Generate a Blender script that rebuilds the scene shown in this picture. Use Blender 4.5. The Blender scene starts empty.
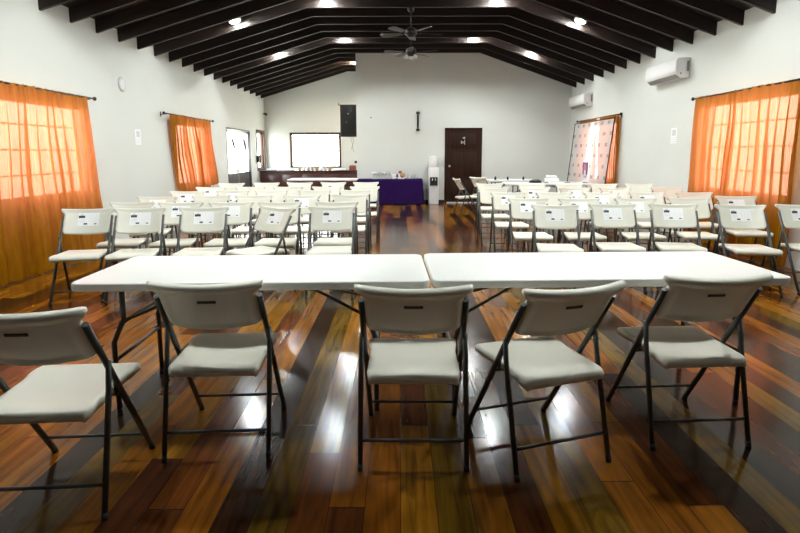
import bpy, bmesh, math, random
from mathutils import Vector, Matrix
random.seed(7)
PI = math.pi
R = math.radians
scn = bpy.context.scene
COL = scn.collection

# ------------------------------------------------------------------ materials
def new_mat(name):
    m = bpy.data.materials.new(name); m.use_nodes = True
    nt = m.node_tree; nt.nodes.clear()
    out = nt.nodes.new('ShaderNodeOutputMaterial')
    return m, nt, out

def N(nt, t, **kw):
    n = nt.nodes.new(t)
    for k, v in kw.items():
        if k in n.inputs: n.inputs[k].default_value = v
        else: setattr(n, k, v)
    return n

def ramp(nt, stops, interp='LINEAR'):
    n = nt.nodes.new('ShaderNodeValToRGB'); e = n.color_ramp.elements
    n.color_ramp.interpolation = interp
    while len(e) < len(stops): e.new(0.5)
    for i, (p, c) in enumerate(stops):
        e[i].position = p; e[i].color = (c[0], c[1], c[2], 1)
    return n

def plain(name, col, rough=0.5, metal=0.0, spec=0.5, var=0.04, scale=8.0, bump=0.0, bscale=80.0, coat=0.0):
    """principled with a little procedural colour variation and optional fine bump"""
    m, nt, out = new_mat(name)
    b = N(nt, 'ShaderNodeBsdfPrincipled')
    b.inputs['Roughness'].default_value = rough
    b.inputs['Metallic'].default_value = metal
    b.inputs['Specular IOR Level'].default_value = spec
    b.inputs['Coat Weight'].default_value = coat
    tc = N(nt, 'ShaderNodeTexCoord')
    no = N(nt, 'ShaderNodeTexNoise'); no.inputs['Scale'].default_value = scale; no.inputs['Detail'].default_value = 3
    nt.links.new(tc.outputs['Object'], no.inputs['Vector'])
    lo = tuple(max(0, c * (1 - var)) for c in col); hi = tuple(min(1, c * (1 + var)) for c in col)
    r = ramp(nt, [(0.3, lo), (0.7, hi)])
    nt.links.new(no.outputs['Fac'], r.inputs['Fac'])
    nt.links.new(r.outputs['Color'], b.inputs['Base Color'])
    if bump > 0:
        n2 = N(nt, 'ShaderNodeTexNoise'); n2.inputs['Scale'].default_value = bscale; n2.inputs['Detail'].default_value = 4
        nt.links.new(tc.outputs['Object'], n2.inputs['Vector'])
        bp = N(nt, 'ShaderNodeBump'); bp.inputs['Strength'].default_value = bump; bp.inputs['Distance'].default_value = 0.01
        nt.links.new(n2.outputs['Fac'], bp.inputs['Height'])
        nt.links.new(bp.outputs['Normal'], b.inputs['Normal'])
    nt.links.new(b.outputs[0], out.inputs[0])
    return m

def floor_mat():
    m, nt, out = new_mat('varnished_planks')
    L = nt.links.new
    def M(op, a, b=None, c=None):
        n = nt.nodes.new('ShaderNodeMath'); n.operation = op
        for i, v in enumerate((a, b, c)):
            if v is None: continue
            if isinstance(v, (int, float)): n.inputs[i].default_value = v
            else: L(v, n.inputs[i])
        return n.outputs[0]
    tc = N(nt, 'ShaderNodeTexCoord'); sp = N(nt, 'ShaderNodeSeparateXYZ'); L(tc.outputs['Object'], sp.inputs[0])
    W = 0.142
    xs = M('DIVIDE', sp.outputs['X'], W); ci = M('FLOOR', xs); fx = M('FRACT', xs)
    wn = N(nt, 'ShaderNodeTexWhiteNoise', noise_dimensions='1D'); L(ci, wn.inputs['W'])
    off = M('MULTIPLY', wn.outputs['Value'], 9.0)
    ys = M('DIVIDE', M('ADD', sp.outputs['Y'], off), 2.6); ri = M('FLOOR', ys); fy = M('FRACT', ys)
    cx = N(nt, 'ShaderNodeCombineXYZ'); L(ci, cx.inputs[0]); L(ri, cx.inputs[1])
    w2 = N(nt, 'ShaderNodeTexWhiteNoise', noise_dimensions='2D'); L(cx.outputs[0], w2.inputs['Vector'])
    pal = ramp(nt, [(0.0, (.026, .012, .006)), (0.13, (.060, .018, .007)), (0.24, (.215, .070, .007)),
                    (0.36, (.095, .028, .007)), (0.46, (.240, .100, .007)), (0.58, (.125, .066, .006)),
                    (0.68, (.034, .014, .006)), (0.78, (.250, .088, .008)), (0.9, (.140, .040, .007))], 'CONSTANT')
    L(w2.outputs['Value'], pal.inputs['Fac'])
    # grain stretched along the plank, offset per plank
    mp = N(nt, 'ShaderNodeCombineXYZ')
    L(M('ADD', M('MULTIPLY', sp.outputs['X'], 16.0), M('MULTIPLY', w2.outputs['Value'], 60.0)), mp.inputs[0])
    L(M('MULTIPLY', sp.outputs['Y'], 1.1), mp.inputs[1])
    gn = N(nt, 'ShaderNodeTexNoise'); gn.inputs['Scale'].default_value = 1.7; gn.inputs['Detail'].default_value = 6; gn.inputs['Distortion'].default_value = 0.7
    L(mp.outputs[0], gn.inputs['Vector'])
    gr = ramp(nt, [(0.28, (.42, .42, .42)), (0.5, (.95, .95, .95)), (0.75, (1.5, 1.45, 1.3))])
    L(gn.outputs['Fac'], gr.inputs['Fac'])
    mx = N(nt, 'ShaderNodeMix', data_type='RGBA', blend_type='MULTIPLY'); mx.inputs[0].default_value = 1
    L(pal.outputs['Color'], mx.inputs[6]); L(gr.outputs['Color'], mx.inputs[7])
    # worn blotches
    bn = N(nt, 'ShaderNodeTexNoise'); bn.inputs['Scale'].default_value = 1.6; bn.inputs['Detail'].default_value = 4; L(tc.outputs['Object'], bn.inputs['Vector'])
    br = ramp(nt, [(0.3, (.7, .7, .7)), (0.7, (1.15, 1.15, 1.15))]); L(bn.outputs['Fac'], br.inputs['Fac'])
    m2 = N(nt, 'ShaderNodeMix', data_type='RGBA', blend_type='MULTIPLY'); m2.inputs[0].default_value = 1
    L(mx.outputs[2], m2.inputs[6]); L(br.outputs['Color'], m2.inputs[7])
    # joints
    j1 = M('GREATER_THAN', M('ABSOLUTE', M('SUBTRACT', fx, 0.5)), 0.488)
    j2 = M('GREATER_THAN', M('ABSOLUTE', M('SUBTRACT', fy, 0.5)), 0.4988)
    jj = M('MAXIMUM', j1, j2)
    m3 = N(nt, 'ShaderNodeMix', data_type='RGBA'); L(M('MULTIPLY', jj, 0.75), m3.inputs[0])
    L(m2.outputs[2], m3.inputs[6]); m3.inputs[7].default_value = (.012, .006, .004, 1)
    b = N(nt, 'ShaderNodeBsdfPrincipled')
    L(m3.outputs[2], b.inputs['Base Color'])
    rr = N(nt, 'ShaderNodeMapRange'); rr.inputs['To Min'].default_value = 0.10; rr.inputs['To Max'].default_value = 0.22
    L(bn.outputs['Fac'], rr.inputs['Value']); L(rr.outputs[0], b.inputs['Roughness'])
    b.inputs['Specular IOR Level'].default_value = 0.18
    bp = N(nt, 'ShaderNodeBump'); bp.inputs['Strength'].default_value = 0.14; bp.inputs['Distance'].default_value = 0.004
    cup = M('MULTIPLY', M('POWER', M('ABSOLUTE', M('SUBTRACT', fx, 0.5)), 2.0), 1.5)
    L(M('SUBTRACT', M('ADD', M('MULTIPLY', gn.outputs['Fac'], 0.5), cup), jj), bp.inputs['Height']); L(bp.outputs['Normal'], b.inputs['Normal'])
    L(b.outputs[0], out.inputs[0])
    return m

def wood_mat(name, dark, light, rough=0.4, axis='X', scale=3.0):
    m, nt, out = new_mat(name)
    tc = N(nt, 'ShaderNodeTexCoord'); mp = N(nt, 'ShaderNodeMapping')
    s = {'X': (0.6, 9, 9), 'Y': (9, 0.6, 9), 'Z': (9, 9, 0.6)}[axis]
    mp.inputs['Scale'].default_value = s
    nt.links.new(tc.outputs['Object'], mp.inputs[0])
    n = N(nt, 'ShaderNodeTexNoise'); n.inputs['Scale'].default_value = scale; n.inputs['Detail'].default_value = 6; n.inputs['Distortion'].default_value = 0.6
    nt.links.new(mp.outputs[0], n.inputs['Vector'])
    r = ramp(nt, [(0.3, dark), (0.7, light)]); nt.links.new(n.outputs['Fac'], r.inputs['Fac'])
    b = N(nt, 'ShaderNodeBsdfPrincipled'); b.inputs['Roughness'].default_value = rough; b.inputs['Specular IOR Level'].default_value = 0.2 if 'door' in name else 0.5
    nt.links.new(r.outputs['Color'], b.inputs['Base Color'])
    nt.links.new(b.outputs[0], out.inputs[0])
    return m

def curtain_mat():
    m, nt, out = new_mat('sheer_orange_cloth')
    tc = N(nt, 'ShaderNodeTexCoord'); mp = N(nt, 'ShaderNodeMapping'); mp.inputs['Scale'].default_value = (30, 30, 1.5)
    nt.links.new(tc.outputs['Object'], mp.inputs[0])
    n = N(nt, 'ShaderNodeTexNoise'); n.inputs['Scale'].default_value = 1.0; n.inputs['Detail'].default_value = 4
    nt.links.new(mp.outputs[0], n.inputs['Vector'])
    r = ramp(nt, [(0.3, (.27, .118, .002)), (0.7, (.37, .165, .003))]); nt.links.new(n.outputs['Fac'], r.inputs['Fac'])
    r2 = ramp(nt, [(0.3, (.46, .12, .055)), (0.7, (.56, .15, .075))]); nt.links.new(n.outputs['Fac'], r2.inputs['Fac'])
    d = N(nt, 'ShaderNodeBsdfDiffuse'); t = N(nt, 'ShaderNodeBsdfTranslucent'); tr = N(nt, 'ShaderNodeBsdfTransparent')
    tr.inputs['Color'].default_value = (1.0, .37, .29, 1)
    nt.links.new(r.outputs['Color'], d.inputs['Color']); nt.links.new(r2.outputs['Color'], t.inputs['Color'])
    a = N(nt, 'ShaderNodeMixShader'); a.inputs[0].default_value = 0.27
    nt.links.new(d.outputs[0], a.inputs[1]); nt.links.new(t.outputs[0], a.inputs[2])
    c = N(nt, 'ShaderNodeMixShader'); c.inputs[0].default_value = 0.080
    nt.links.new(a.outputs[0], c.inputs[1]); nt.links.new(tr.outputs[0], c.inputs[2])
    nt.links.new(c.outputs[0], out.inputs[0])
    return m

def banner_mat():
    """white printed cloth backdrop: regular grid of small pale grey marks"""
    m, nt, out = new_mat('printed_backdrop_cloth')
    L = nt.links.new
    def M(op, a, b=None):
        n = nt.nodes.new('ShaderNodeMath'); n.operation = op
        for i, v in enumerate((a, b)):
            if v is None: continue
            if isinstance(v, (int, float)): n.inputs[i].default_value = v
            else: L(v, n.inputs[i])
        return n.outputs[0]
    tc = N(nt, 'ShaderNodeTexCoord'); sp = N(nt, 'ShaderNodeSeparateXYZ'); L(tc.outputs['Object'], sp.inputs[0])
    zz = M('DIVIDE', sp.outputs['Z'], 0.24); row = M('FLOOR', zz); fz = M('ABSOLUTE', M('SUBTRACT', M('FRACT', zz), 0.5))
    yy = M('ADD', M('DIVIDE', sp.outputs['Y'], 0.40), M('MULTIPLY', M('MODULO', row, 2.0), 0.5)); fy = M('ABSOLUTE', M('SUBTRACT', M('FRACT', yy), 0.5))
    ci = N(nt, 'ShaderNodeCombineXYZ'); L(M('FLOOR', yy), ci.inputs[0]); L(row, ci.inputs[1])
    wn = N(nt, 'ShaderNodeTexWhiteNoise', noise_dimensions='2D'); L(ci.outputs[0], wn.inputs['Vector'])
    mk = M('MULTIPLY', M('LESS_THAN', fz, 0.16), M('LESS_THAN', fy, M('ADD', 0.12, M('MULTIPLY', wn.outputs['Value'], 0.12))))
    no = N(nt, 'ShaderNodeTexNoise'); no.inputs['Scale'].default_value = 40; L(tc.outputs['Object'], no.inputs['Vector'])
    mk = M('MULTIPLY', mk, M('GREATER_THAN', no.outputs['Fac'], 0.42))
    mx = N(nt, 'ShaderNodeMix', data_type='RGBA'); L(M('MULTIPLY', mk, 0.75), mx.inputs[0])
    mx.inputs[6].default_value = (.86, .86, .86, 1); mx.inputs[7].default_value = (.30, .30, .34, 1)
    d = N(nt, 'ShaderNodeBsdfDiffuse'); t = N(nt, 'ShaderNodeBsdfTranslucent'); tr = N(nt, 'ShaderNodeBsdfTransparent')
    L(mx.outputs[2], d.inputs['Color']); L(mx.outputs[2], t.inputs['Color'])
    a = N(nt, 'ShaderNodeMixShader'); a.inputs[0].default_value = 0.45
    L(d.outputs[0], a.inputs[1]); L(t.outputs[0], a.inputs[2])
    c = N(nt, 'ShaderNodeMixShader'); c.inputs[0].default_value = 0.30
    L(a.outputs[0], c.inputs[1]); L(tr.outputs[0], c.inputs[2])
    L(c.outputs[0], out.inputs[0])
    return m

def glass_mat():
    m, nt, out = new_mat('window_glass')
    tr = N(nt, 'ShaderNodeBsdfTransparent'); tr.inputs['Color'].default_value = (.95, .97, .96, 1)
    g = N(nt, 'ShaderNodeBsdfGlossy'); g.inputs['Roughness'].default_value = 0.03
    x = N(nt, 'ShaderNodeMixShader'); x.inputs[0].default_value = 0.06
    nt.links.new(tr.outputs[0], x.inputs[1]); nt.links.new(g.outputs[0], x.inputs[2]); nt.links.new(x.outputs[0], out.inputs[0])
    return m

def emit(name, col, s):
    m, nt, out = new_mat(name)
    e = N(nt, 'ShaderNodeEmission'); e.inputs['Color'].default_value = (*col, 1); e.inputs['Strength'].default_value = s
    nt.links.new(e.outputs[0], out.inputs[0]); return m

LAMP = 430.0
WORLD = 12.0
MT = dict(
    floor=floor_mat(),
    wall=plain('painted_plaster', (.69, .71, .685), 0.75, var=0.02, scale=1.2, bump=0.12, bscale=25),
    rafter=wood_mat('stained_rafter_wood', (.006, .0024, .0016), (.016, .006, .0035), 0.5, 'X'),
    deck=wood_mat('stained_ceiling_boards', (.004, .0016, .001), (.009, .0035, .002), 0.5, 'X'),
    plastic=plain('moulded_ivory_plastic', (.71, .70, .62), 0.42, var=0.02, bump=0.05, bscale=300),
    table=plain('blow_moulded_white_plastic', (.80, .81, .80), 0.42, var=0.01, bump=0.04, bscale=250),
    steel=plain('powder_coated_grey_steel', (.050, .055, .053), 0.40, metal=0.3, var=0.1),
    rubber=plain('black_rubber', (.012, .012, .012), 0.7),
    slot=plain('dark_slot_plastic', (.03, .022, .02), 0.5),
    slot_l=plain('greyed_slot_relief', (.10, .085, .075), 0.5),
    paper=plain('white_paper', (.88, .89, .90), 0.6, var=0.01),
    ink=plain('dark_print', (.03, .035, .045), 0.6, var=0.5, scale=60),
    inkl=plain('pale_print_lines', (.62, .64, .68), 0.6),
    curtain=curtain_mat(), banner=banner_mat(), glass=glass_mat(),
    black=plain('black_metal', (.012, .012, .012), 0.35, metal=0.2),
    blackp=plain('black_cabinet_vinyl', (.012, .012, .013), 0.55, bump=0.15, bscale=200),
    whitef=plain('white_painted_frame', (.75, .75, .73), 0.4),
    brownf=wood_mat('brown_window_frame', (.055, .022, .012), (.11, .045, .022), 0.45, 'Z'),
    door=wood_mat('dark_door_wood', (.016, .0052, .003), (.036, .012, .006), 0.5, 'Z'),
    doorgrey=plain('grey_frame_and_glass_image', (.10, .09, .095), 0.3, var=0.4, scale=6),  # door frame grey, also colours in the dark image low in the glass
    silver=plain('satin_metal', (.45, .45, .44), 0.3, metal=0.9),
    purple=plain('purple_tablecloth', (.022, .006, .068), 0.9, spec=0.1, var=0.08, bump=0.1, bscale=120),
    bar=wood_mat('dark_red_counter_wood', (.04, .010, .007), (.10, .026, .016), 0.3, 'X'),
    bartop=wood_mat('dark_polished_counter_top', (.03, .014, .010), (.06, .026, .018), 0.15, 'X'),
    ac=plain('white_appliance_plastic', (.78, .78, .79), 0.35, var=0.01),
    acd=plain('grey_vent_plastic', (.25, .25, .26), 0.5),
    clear=plain('pale_glassware', (.55, .56, .55), 0.12, spec=0.7),
    red=plain('red_packaging', (.22, .05, .035), 0.5), tan=plain('tan_packaging', (.5, .30, .15), 0.6),
    skirt=plain('black_skirting', (.018, .012, .010), 0.4),
    lensw=emit('warm_lamp_lens_glow', (1.0, .80, .58), LAMP * 1.2),
    lens=emit('lamp_lens_glow', (.96, 1.0, .95), LAMP),
    blade=wood_mat('fan_blade_wood', (.02, .013, .010), (.045, .030, .022), 0.35, 'X'),
    violet=plain('violet_print', (.20, .06, .30), 0.6), pinkp=plain('pink_print', (.6, .25, .35), 0.6),
    cable=plain('grey_cable', (.25, .22, .20), 0.6),
)

# ------------------------------------------------------------------ mesh helpers
class MB:
    def __init__(s): s.bm = bmesh.new(); s.mats = []
    def mi(s, m):
        if m not in s.mats: s.mats.append(m)
        return s.mats.index(m)
    def _fin(s, faces, m, smooth):
        i = s.mi(m)
        for f in faces: f.material_index = i; f.smooth = smooth
    def box(s, x0, x1, y0, y1, z0, z1, m, bev=0.0, seg=2, mat=None):
        b = bmesh.new()
        vs = [b.verts.new((x, y, z)) for x in (x0, x1) for y in (y0, y1) for z in (z0, z1)]
        for q in ((0, 1, 3, 2), (4, 6, 7, 5), (0, 4, 5, 1), (2, 3, 7, 6), (0, 2, 6, 4), (1, 5, 7, 3)): b.faces.new([vs[k] for k in q])
        if bev > 0: bmesh.ops.bevel(b, geom=b.edges[:], offset=bev, segments=seg, affect='EDGES', profile=0.5)
        bmesh.ops.recalc_face_normals(b, faces=b.faces[:])
        s.merge(b, m, bev > 0, mat)
    def merge(s, b, m, smooth=False, mat=None):
        mp = {}
        for v in b.verts:
            mp[v] = s.bm.verts.new(mat @ v.co if mat else v.co)
        fs = []
        for f in b.faces:
            try: fs.append(s.bm.faces.new([mp[v] for v in f.verts]))
            except ValueError: pass
        s._fin(fs, m, smooth); b.free()
    def tube(s, pts, r, m, n=10, cap=True, flat=1.0):
        pts = [Vector(p) for p in pts]; rings = []
        up = None
        for i, p in enumerate(pts):
            if i == 0: d = pts[1] - p
            elif i == len(pts) - 1: d = p - pts[-2]
            else: d = (pts[i + 1] - p).normalized() + (p - pts[i - 1]).normalized()
            d.normalize()
            if up is None:
                up = Vector((1, 0, 0)) if abs(d.x) < 0.9 else Vector((0, 0, 1))
            a = up - d * up.dot(d); a.normalize(); c = d.cross(a); up = a
            rr = r[i] if isinstance(r, (list, tuple)) else r
            rings.append([s.bm.verts.new(p + a * rr * math.cos(t) + c * rr * flat * math.sin(t)) for t in [2 * PI * k / n for k in range(n)]])
        fs = []
        for i in range(len(rings) - 1):
            for k in range(n):
                fs.append(s.bm.faces.new((rings[i][k], rings[i][(k + 1) % n], rings[i + 1][(k + 1) % n], rings[i + 1][k])))
        s._fin(fs, m, True)
        if cap:
            c = [s.bm.faces.new(rings[0][::-1]), s.bm.faces.new(rings[-1])]; s._fin(c, m, False)
    def lathe(s, prof, m, n=24, loc=(0, 0, 0), mat=None):
        b = bmesh.new(); rings = []
        for (r, z) in prof:
            if r < 1e-6: rings.append([b.verts.new((0, 0, z))])
            else: rings.append([b.verts.new((r * math.cos(2 * PI * k / n), r * math.sin(2 * PI * k / n), z)) for k in range(n)])
        for i in range(len(rings) - 1):
            a, c = rings[i], rings[i + 1]
            for k in range(n):
                k2 = (k + 1) % n
                if len(a) == 1 and len(c) == 1: continue
                if len(a) == 1: b.faces.new((a[0], c[k2], c[k]))
                elif len(c) == 1: b.faces.new((a[k], a[k2], c[0]))
                else: b.faces.new((a[k], a[k2], c[k2], c[k]))
        for rg, fl in ((rings[0], True), (rings[-1], False)):
            if len(rg) > 1: b.faces.new(rg[::-1] if fl else rg)
        bmesh.ops.recalc_face_normals(b, faces=b.faces[:])
        T = Matrix.Translation(loc)
        s.merge(b, m, True, T @ mat if mat else T)
    def prism(s, poly, axis, a0, a1, m, bev=0.0, smooth=False):
        """poly: 2D outline; extruded along axis from a0 to a1 (axis 'x': (y,z), 'y': (x,z), 'z': (x,y))"""
        b = bmesh.new()
        def P(p, a): return {'x': (a, p[0], p[1]), 'y': (p[0], a, p[1]), 'z': (p[0], p[1], a)}[axis]
        A = [b.verts.new(P(p, a0)) for p in poly]; B = [b.verts.new(P(p, a1)) for p in poly]
        b.faces.new(A); b.faces.new(B[::-1])
        for i in range(len(poly)): b.faces.new((A[i], A[(i + 1) % len(A)], B[(i + 1) % len(A)], B[i]))
        bmesh.ops.recalc_face_normals(b, faces=b.faces[:])
        if bev > 0:
            es = [e for e in b.edges if e.is_manifold and e.calc_face_angle(0) > 0.9]
            bmesh.ops.bevel(b, geom=es, offset=bev, segments=3, affect='EDGES', profile=0.5)
        s.merge(b, m, smooth or bev > 0)
    def grid_solid(s, f_out, f_in, nu, nv, m):
        """closed shell between two surfaces f(u,v), u,v in 0..1"""
        A = [[s.bm.verts.new(f_out(i / nu, j / nv)) for j in range(nv + 1)] for i in range(nu + 1)]
        B = [[s.bm.verts.new(f_in(i / nu, j / nv)) for j in range(nv + 1)] for i in range(nu + 1)]
        fs = []
        for i in range(nu):
            for j in range(nv):
                fs.append(s.bm.faces.new((A[i][j], A[i + 1][j], A[i + 1][j + 1], A[i][j + 1])))
                fs.append(s.bm.faces.new((B[i][j], B[i][j + 1], B[i + 1][j + 1], B[i + 1][j])))
        for i in range(nu):
            fs.append(s.bm.faces.new((A[i][0], B[i][0], B[i + 1][0], A[i + 1][0])))
            fs.append(s.bm.faces.new((A[i][nv], A[i + 1][nv], B[i + 1][nv], B[i][nv])))
        for j in range(nv):
            fs.append(s.bm.faces.new((A[0][j], A[0][j + 1], B[0][j + 1], B[0][j])))
            fs.append(s.bm.faces.new((A[nu][j], B[nu][j], B[nu][j + 1], A[nu][j + 1])))
        s._fin(fs, m, True)
    def sheet(s, f, nu, nv, m):
        A = [[s.bm.verts.new(f(i / nu, j / nv)) for j in range(nv + 1)] for i in range(nu + 1)]
        s._fin([s.bm.faces.new((A[i][j], A[i + 1][j], A[i + 1][j + 1], A[i][j + 1])) for i in range(nu) for j in range(nv)], m, True)
    def build(s, name, parent=None, loc=None, rz=0.0):
        me = bpy.data.meshes.new(name)
        s.bm.to_mesh(me); s.bm.free()
        for m in s.mats: me.materials.append(MT[m] if isinstance(m, str) else m)
        o = bpy.data.objects.new(name, me); COL.objects.link(o)
        if parent is not None: o.parent = parent
        if loc is not None: o.location = loc
        o.rotation_euler.z = rz
        return o

def tag(o, label=None, cat=None, group=None, kind=None):
    if label: o['label'] = label
    if cat: o['category'] = cat
    if group: o['group'] = group
    if kind: o['kind'] = kind
    return o

def thing(name, label, cat, loc=(0, 0, 0), rz=0.0, group=None):
    o = bpy.data.objects.new(name, None); COL.objects.link(o)
    o.location = loc; o.rotation_euler.z = rz; o.empty_display_size = 0.1
    return tag(o, label, cat, group)

def kids(o): return [c for c in bpy.data.objects if c.parent == o]
def dup(root, loc, rz, label, group=None, skip=()):
    r = root.copy(); COL.objects.link(r); r.location = loc; r.rotation_euler = (0, 0, rz)
    r['label'] = label
    if group: r['group'] = group
    for ch in kids(root):
        if ch.name.split('.')[0] in skip: continue
        c = ch.copy(); COL.objects.link(c); c.parent = r
        for g in kids(ch):
            d = g.copy(); COL.objects.link(d); d.parent = c
    return r

# ------------------------------------------------------------------ room
XL, XR = -4.5, 4.7
HL, HR = 3.16, 3.10
FX0, FX1, FH = -1.68, 2.12, 4.0
YB, YP, YE = -6.0, 14.95, 18.1            # wall behind camera, partition face, far end
PX = -1.19                                # partition's left corner
BD = 0.19                                 # rafter depth
def roof(x):
    if x < FX0: return FH - (FX0 - x) * (FH - HL) / (FX0 - XL)
    if x > FX1: return FH - (x - FX1) * (FH - HR) / (XR - FX1)
    return FH

def st(o): return tag(o, kind='structure')

b = MB(); b.box(XL - .2, XR + .2, YB - .2, YE + .2, -0.12, 0.0, 'floor'); st(b.build('floor'))

b = MB()
T = BD
poly = [(XL - .2, roof(XL) + T - .06), (XL, HL + T), (FX0, FH + T), (FX1, FH + T), (XR, HR + T), (XR + .2, HR + T - .06),
        (XR + .2, HR + T + .1), (FX1, FH + T + .12), (FX0, FH + T + .12), (XL - .2, HL + T + .1)]
b.prism(poly, 'y', YB - .2, YE + .2, 'deck'); st(b.build('ceiling'))

def wall_x(name, x0, x1, ztop, holes):
    """wall running along Y with rectangular openings (y0,y1,z0,z1)"""
    b = MB(); ys = sorted({YB - .2, YE + .2, *[h[0] for h in holes], *[h[1] for h in holes]})
    for a, c in zip(ys[:-1], ys[1:]):
        hs = sorted([h for h in holes if h[0] <= a and h[1] >= c], key=lambda h: h[2])
        z = 0.0
        for h in hs:
            if h[2] > z: b.box(x0, x1, a, c, z, h[2], 'wall')
            z = h[3]
        b.box(x0, x1, a, c, z, ztop, 'wall')
    return st(b.build(name))

WL1 = (5.72, 7.85, .82, 2.05); WL2 = (10.9, 12.72, .73, 2.02); NARR = (17.0, 17.95, .88, 2.10); DL = (14.05, 16.25, 0.0, 2.07)
WR1 = (6.45, 8.50, .80, 2.12); WR2 = (11.75, 13.55, .75, 2.08)
wall_x('wall_left', XL - .2, XL, HL + T, [WL1, WL2, NARR, DL])
wall_x('wall_right', XR, XR + .2, HR + T, [WR1, WR2])

def gable(name, y0, y1, x0, x1, holes):
    """wall across the room whose top follows the roof"""
    b = MB(); xs = sorted({x0, x1, *[x for x in (FX0, FX1) if x0 < x < x1], *[h[0] for h in holes], *[h[1] for h in holes]})
    for a, c in zip(xs[:-1], xs[1:]):
        hs = sorted([h for h in holes if h[0] <= a and h[1] >= c], key=lambda h: h[2])
        z = 0.0
        for h in hs:
            if h[2] > z: b.box(a, c, y0, y1, z, h[2], 'wall')
            z = h[3]
        b.prism([(a, z), (c, z), (c, roof(c) + T), (a, roof(a) + T)], 'y', y0, y1, 'wall')
    return st(b.build(name))
RW = (-3.68, -1.97, .92, 2.08)
gable('wall_rear', YE, YE + .2, XL, PX, [RW])
gable('wall_front', YB - .2, YB, XL, XR, [])
b = MB()   # partition: the closed-off room at the end, a face and a side towards the alcove
for a, c in ((PX, FX1), (FX1, XR)):
    b.prism([(a, 0), (c, 0), (c, roof(c) + T), (a, roof(a) + T)], 'y', YP, YP + .14, 'wall')
b.box(PX, PX + .14, YP + .14, YE + .2, 0, FH + T, 'wall')
st(b.build('wall_back'))

# rafters
RY = [7.01 + .632 * k for k in range(-3, 18)]
def rafter_mb():
    b = MB(); w = 0.045
    xl, xr = XL + .002, XR - .002
    b.prism([(xl, roof(xl)), (FX0, FH), (FX1, FH), (xr, roof(xr)), (xr, roof(xr) + T - .004), (FX1, FH + T - .004), (FX0, FH + T - .004), (xl, roof(xl) + T - .004)], 'y', -w / 2, w / 2, 'rafter')
    return b
def rafter_alc():
    b = MB(); w = 0.045; xl = XL + .002; xr = PX - .004
    b.prism([(xl, roof(xl)), (FX0, FH), (xr, FH), (xr, FH + T - .004), (FX0, FH + T - .004), (xl, roof(xl) + T - .004)], 'y', -w / 2, w / 2, 'rafter')
    return b
r0 = rafter_mb().build('roof_rafter', loc=(0, RY[0], 0)); r1 = None
for k, y in enumerate(RY):
    if k == 0: o = r0
    elif y < YP - .1: o = r0.copy(); COL.objects.link(o)
    else:
        if r1 is None: r1 = o = rafter_alc().build('roof_rafter')
        else: o = r1.copy(); COL.objects.link(o)
    o.location = (0, y, 0)
    if y < YP - .1: tag(o, 'dark stained roof rafter bent over the main hall', 'rafter', 'roof rafters over the hall')
    else: tag(o, 'dark stained roof rafter over the bar alcove behind the back wall', 'rafter', 'roof rafters over the bar alcove')

# baseboards
def skirt(name, x0, x1, y0, y1):
    b = MB(); b.box(x0, x1, y0, y1, 0, .09, 'skirt'); st(b.build(name))
skirt('baseboard_back', PX, 1.24, YP - .015, YP); skirt('baseboard_back', 2.28, XR, YP - .015, YP)

# ------------------------------------------------------------------ windows
def window_x(n, hole, side, frame='whitef', cols=2, rows=4, fw=.05):
    """window set in a long wall"""
    y0, y1, z0, z1 = hole
    xa, xb = (XL - .13, XL - .05) if side < 0 else (XR + .05, XR + .13)
    b = MB()
    for a, c, d, e in ((y0, y0 + fw, z0, z1), (y1 - fw, y1, z0, z1), (y0, y1, z0, z0 + fw), (y0, y1, z1 - fw, z1)):
        b.box(xa, xb, a, c, d, e, frame, .004)
    w = st(b.build('window_%d' % n))
    b = MB()
    for i in range(1, 1):
        y = y0 + (y1 - y0) * i / cols; b.box(xa + .02, xb - .02, y - .025, y + .025, z0 + fw, z1 - fw, frame)
    for j in range(1, rows):
        z = z0 + (z1 - z0) * j / rows; b.box(xa + .025, xb - .025, y0 + fw, y1 - fw, z - .009, z + .009, frame)
    if rows > 1: b.build('glazing_bars', w)
    b = MB(); xm = (xa + xb) / 2; b.box(xm - .003, xm + .003, y0 + fw, y1 - fw, z0 + fw, z1 - fw, 'glass'); b.build('pane', w)
    portal(xm + (-.12 if side < 0 else .12), (y0 + y1) / 2, (z0 + z1) / 2, y1 - y0, z1 - z0, 'L' if side < 0 else 'R')
    return w

def portal(x, y, z, w, h, face):
    """cycles light portal: guides the sky light through an opening (emits nothing itself)"""
    l = bpy.data.lights.new('sky_portal', 'AREA'); l.shape = 'RECTANGLE'; l.size = w; l.size_y = h
    l.cycles.is_portal = True
    o = bpy.data.objects.new('sky_portal', l); COL.objects.link(o); o.location = (x, y, z)
    o.rotation_euler = {'L': (PI / 2, 0, -PI / 2), 'R': (PI / 2, 0, PI / 2), 'B': (-PI / 2, 0, PI)}[face]
    if face == 'B': o.rotation_euler = (-PI / 2, 0, 0)
    return o

window_x(1, WL1, -1); window_x(2, WL2, -1); window_x(3, NARR, -1, 'brownf', 1, 1, .07)
window_x(4, WR1, 1, cols=2, rows=4); window_x(5, WR2, 1)
# rear window in the alcove
b = MB(); x0, x1, z0, z1 = RW; fw = .075
for a, c, d, e in ((x0, x0 + fw, z0, z1), (x1 - fw, x1, z0, z1), (x0, x1, z0, z0 + fw * .7), (x0, x1, z1 - fw, z1)):
    b.box(a, c, YE - .012, YE + .10, d, e, 'brownf', .004)
w = st(b.build('window_6'))
b = MB(); xm = (x0 + x1) / 2; b.box(xm - .008, xm + .008, YE + .05, YE + .07, z0 + fw, z1 - fw, 'whitef'); b.build('glazing_bars', w)
b = MB(); b.box(x0 + fw, x1 - fw, YE + .056, YE + .062, z0 + fw * .7, z1 - fw, 'glass'); b.build('pane', w)
portal(xm, YE + .19, (z0 + z1) / 2, x1 - x0, z1 - z0, 'B')

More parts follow.
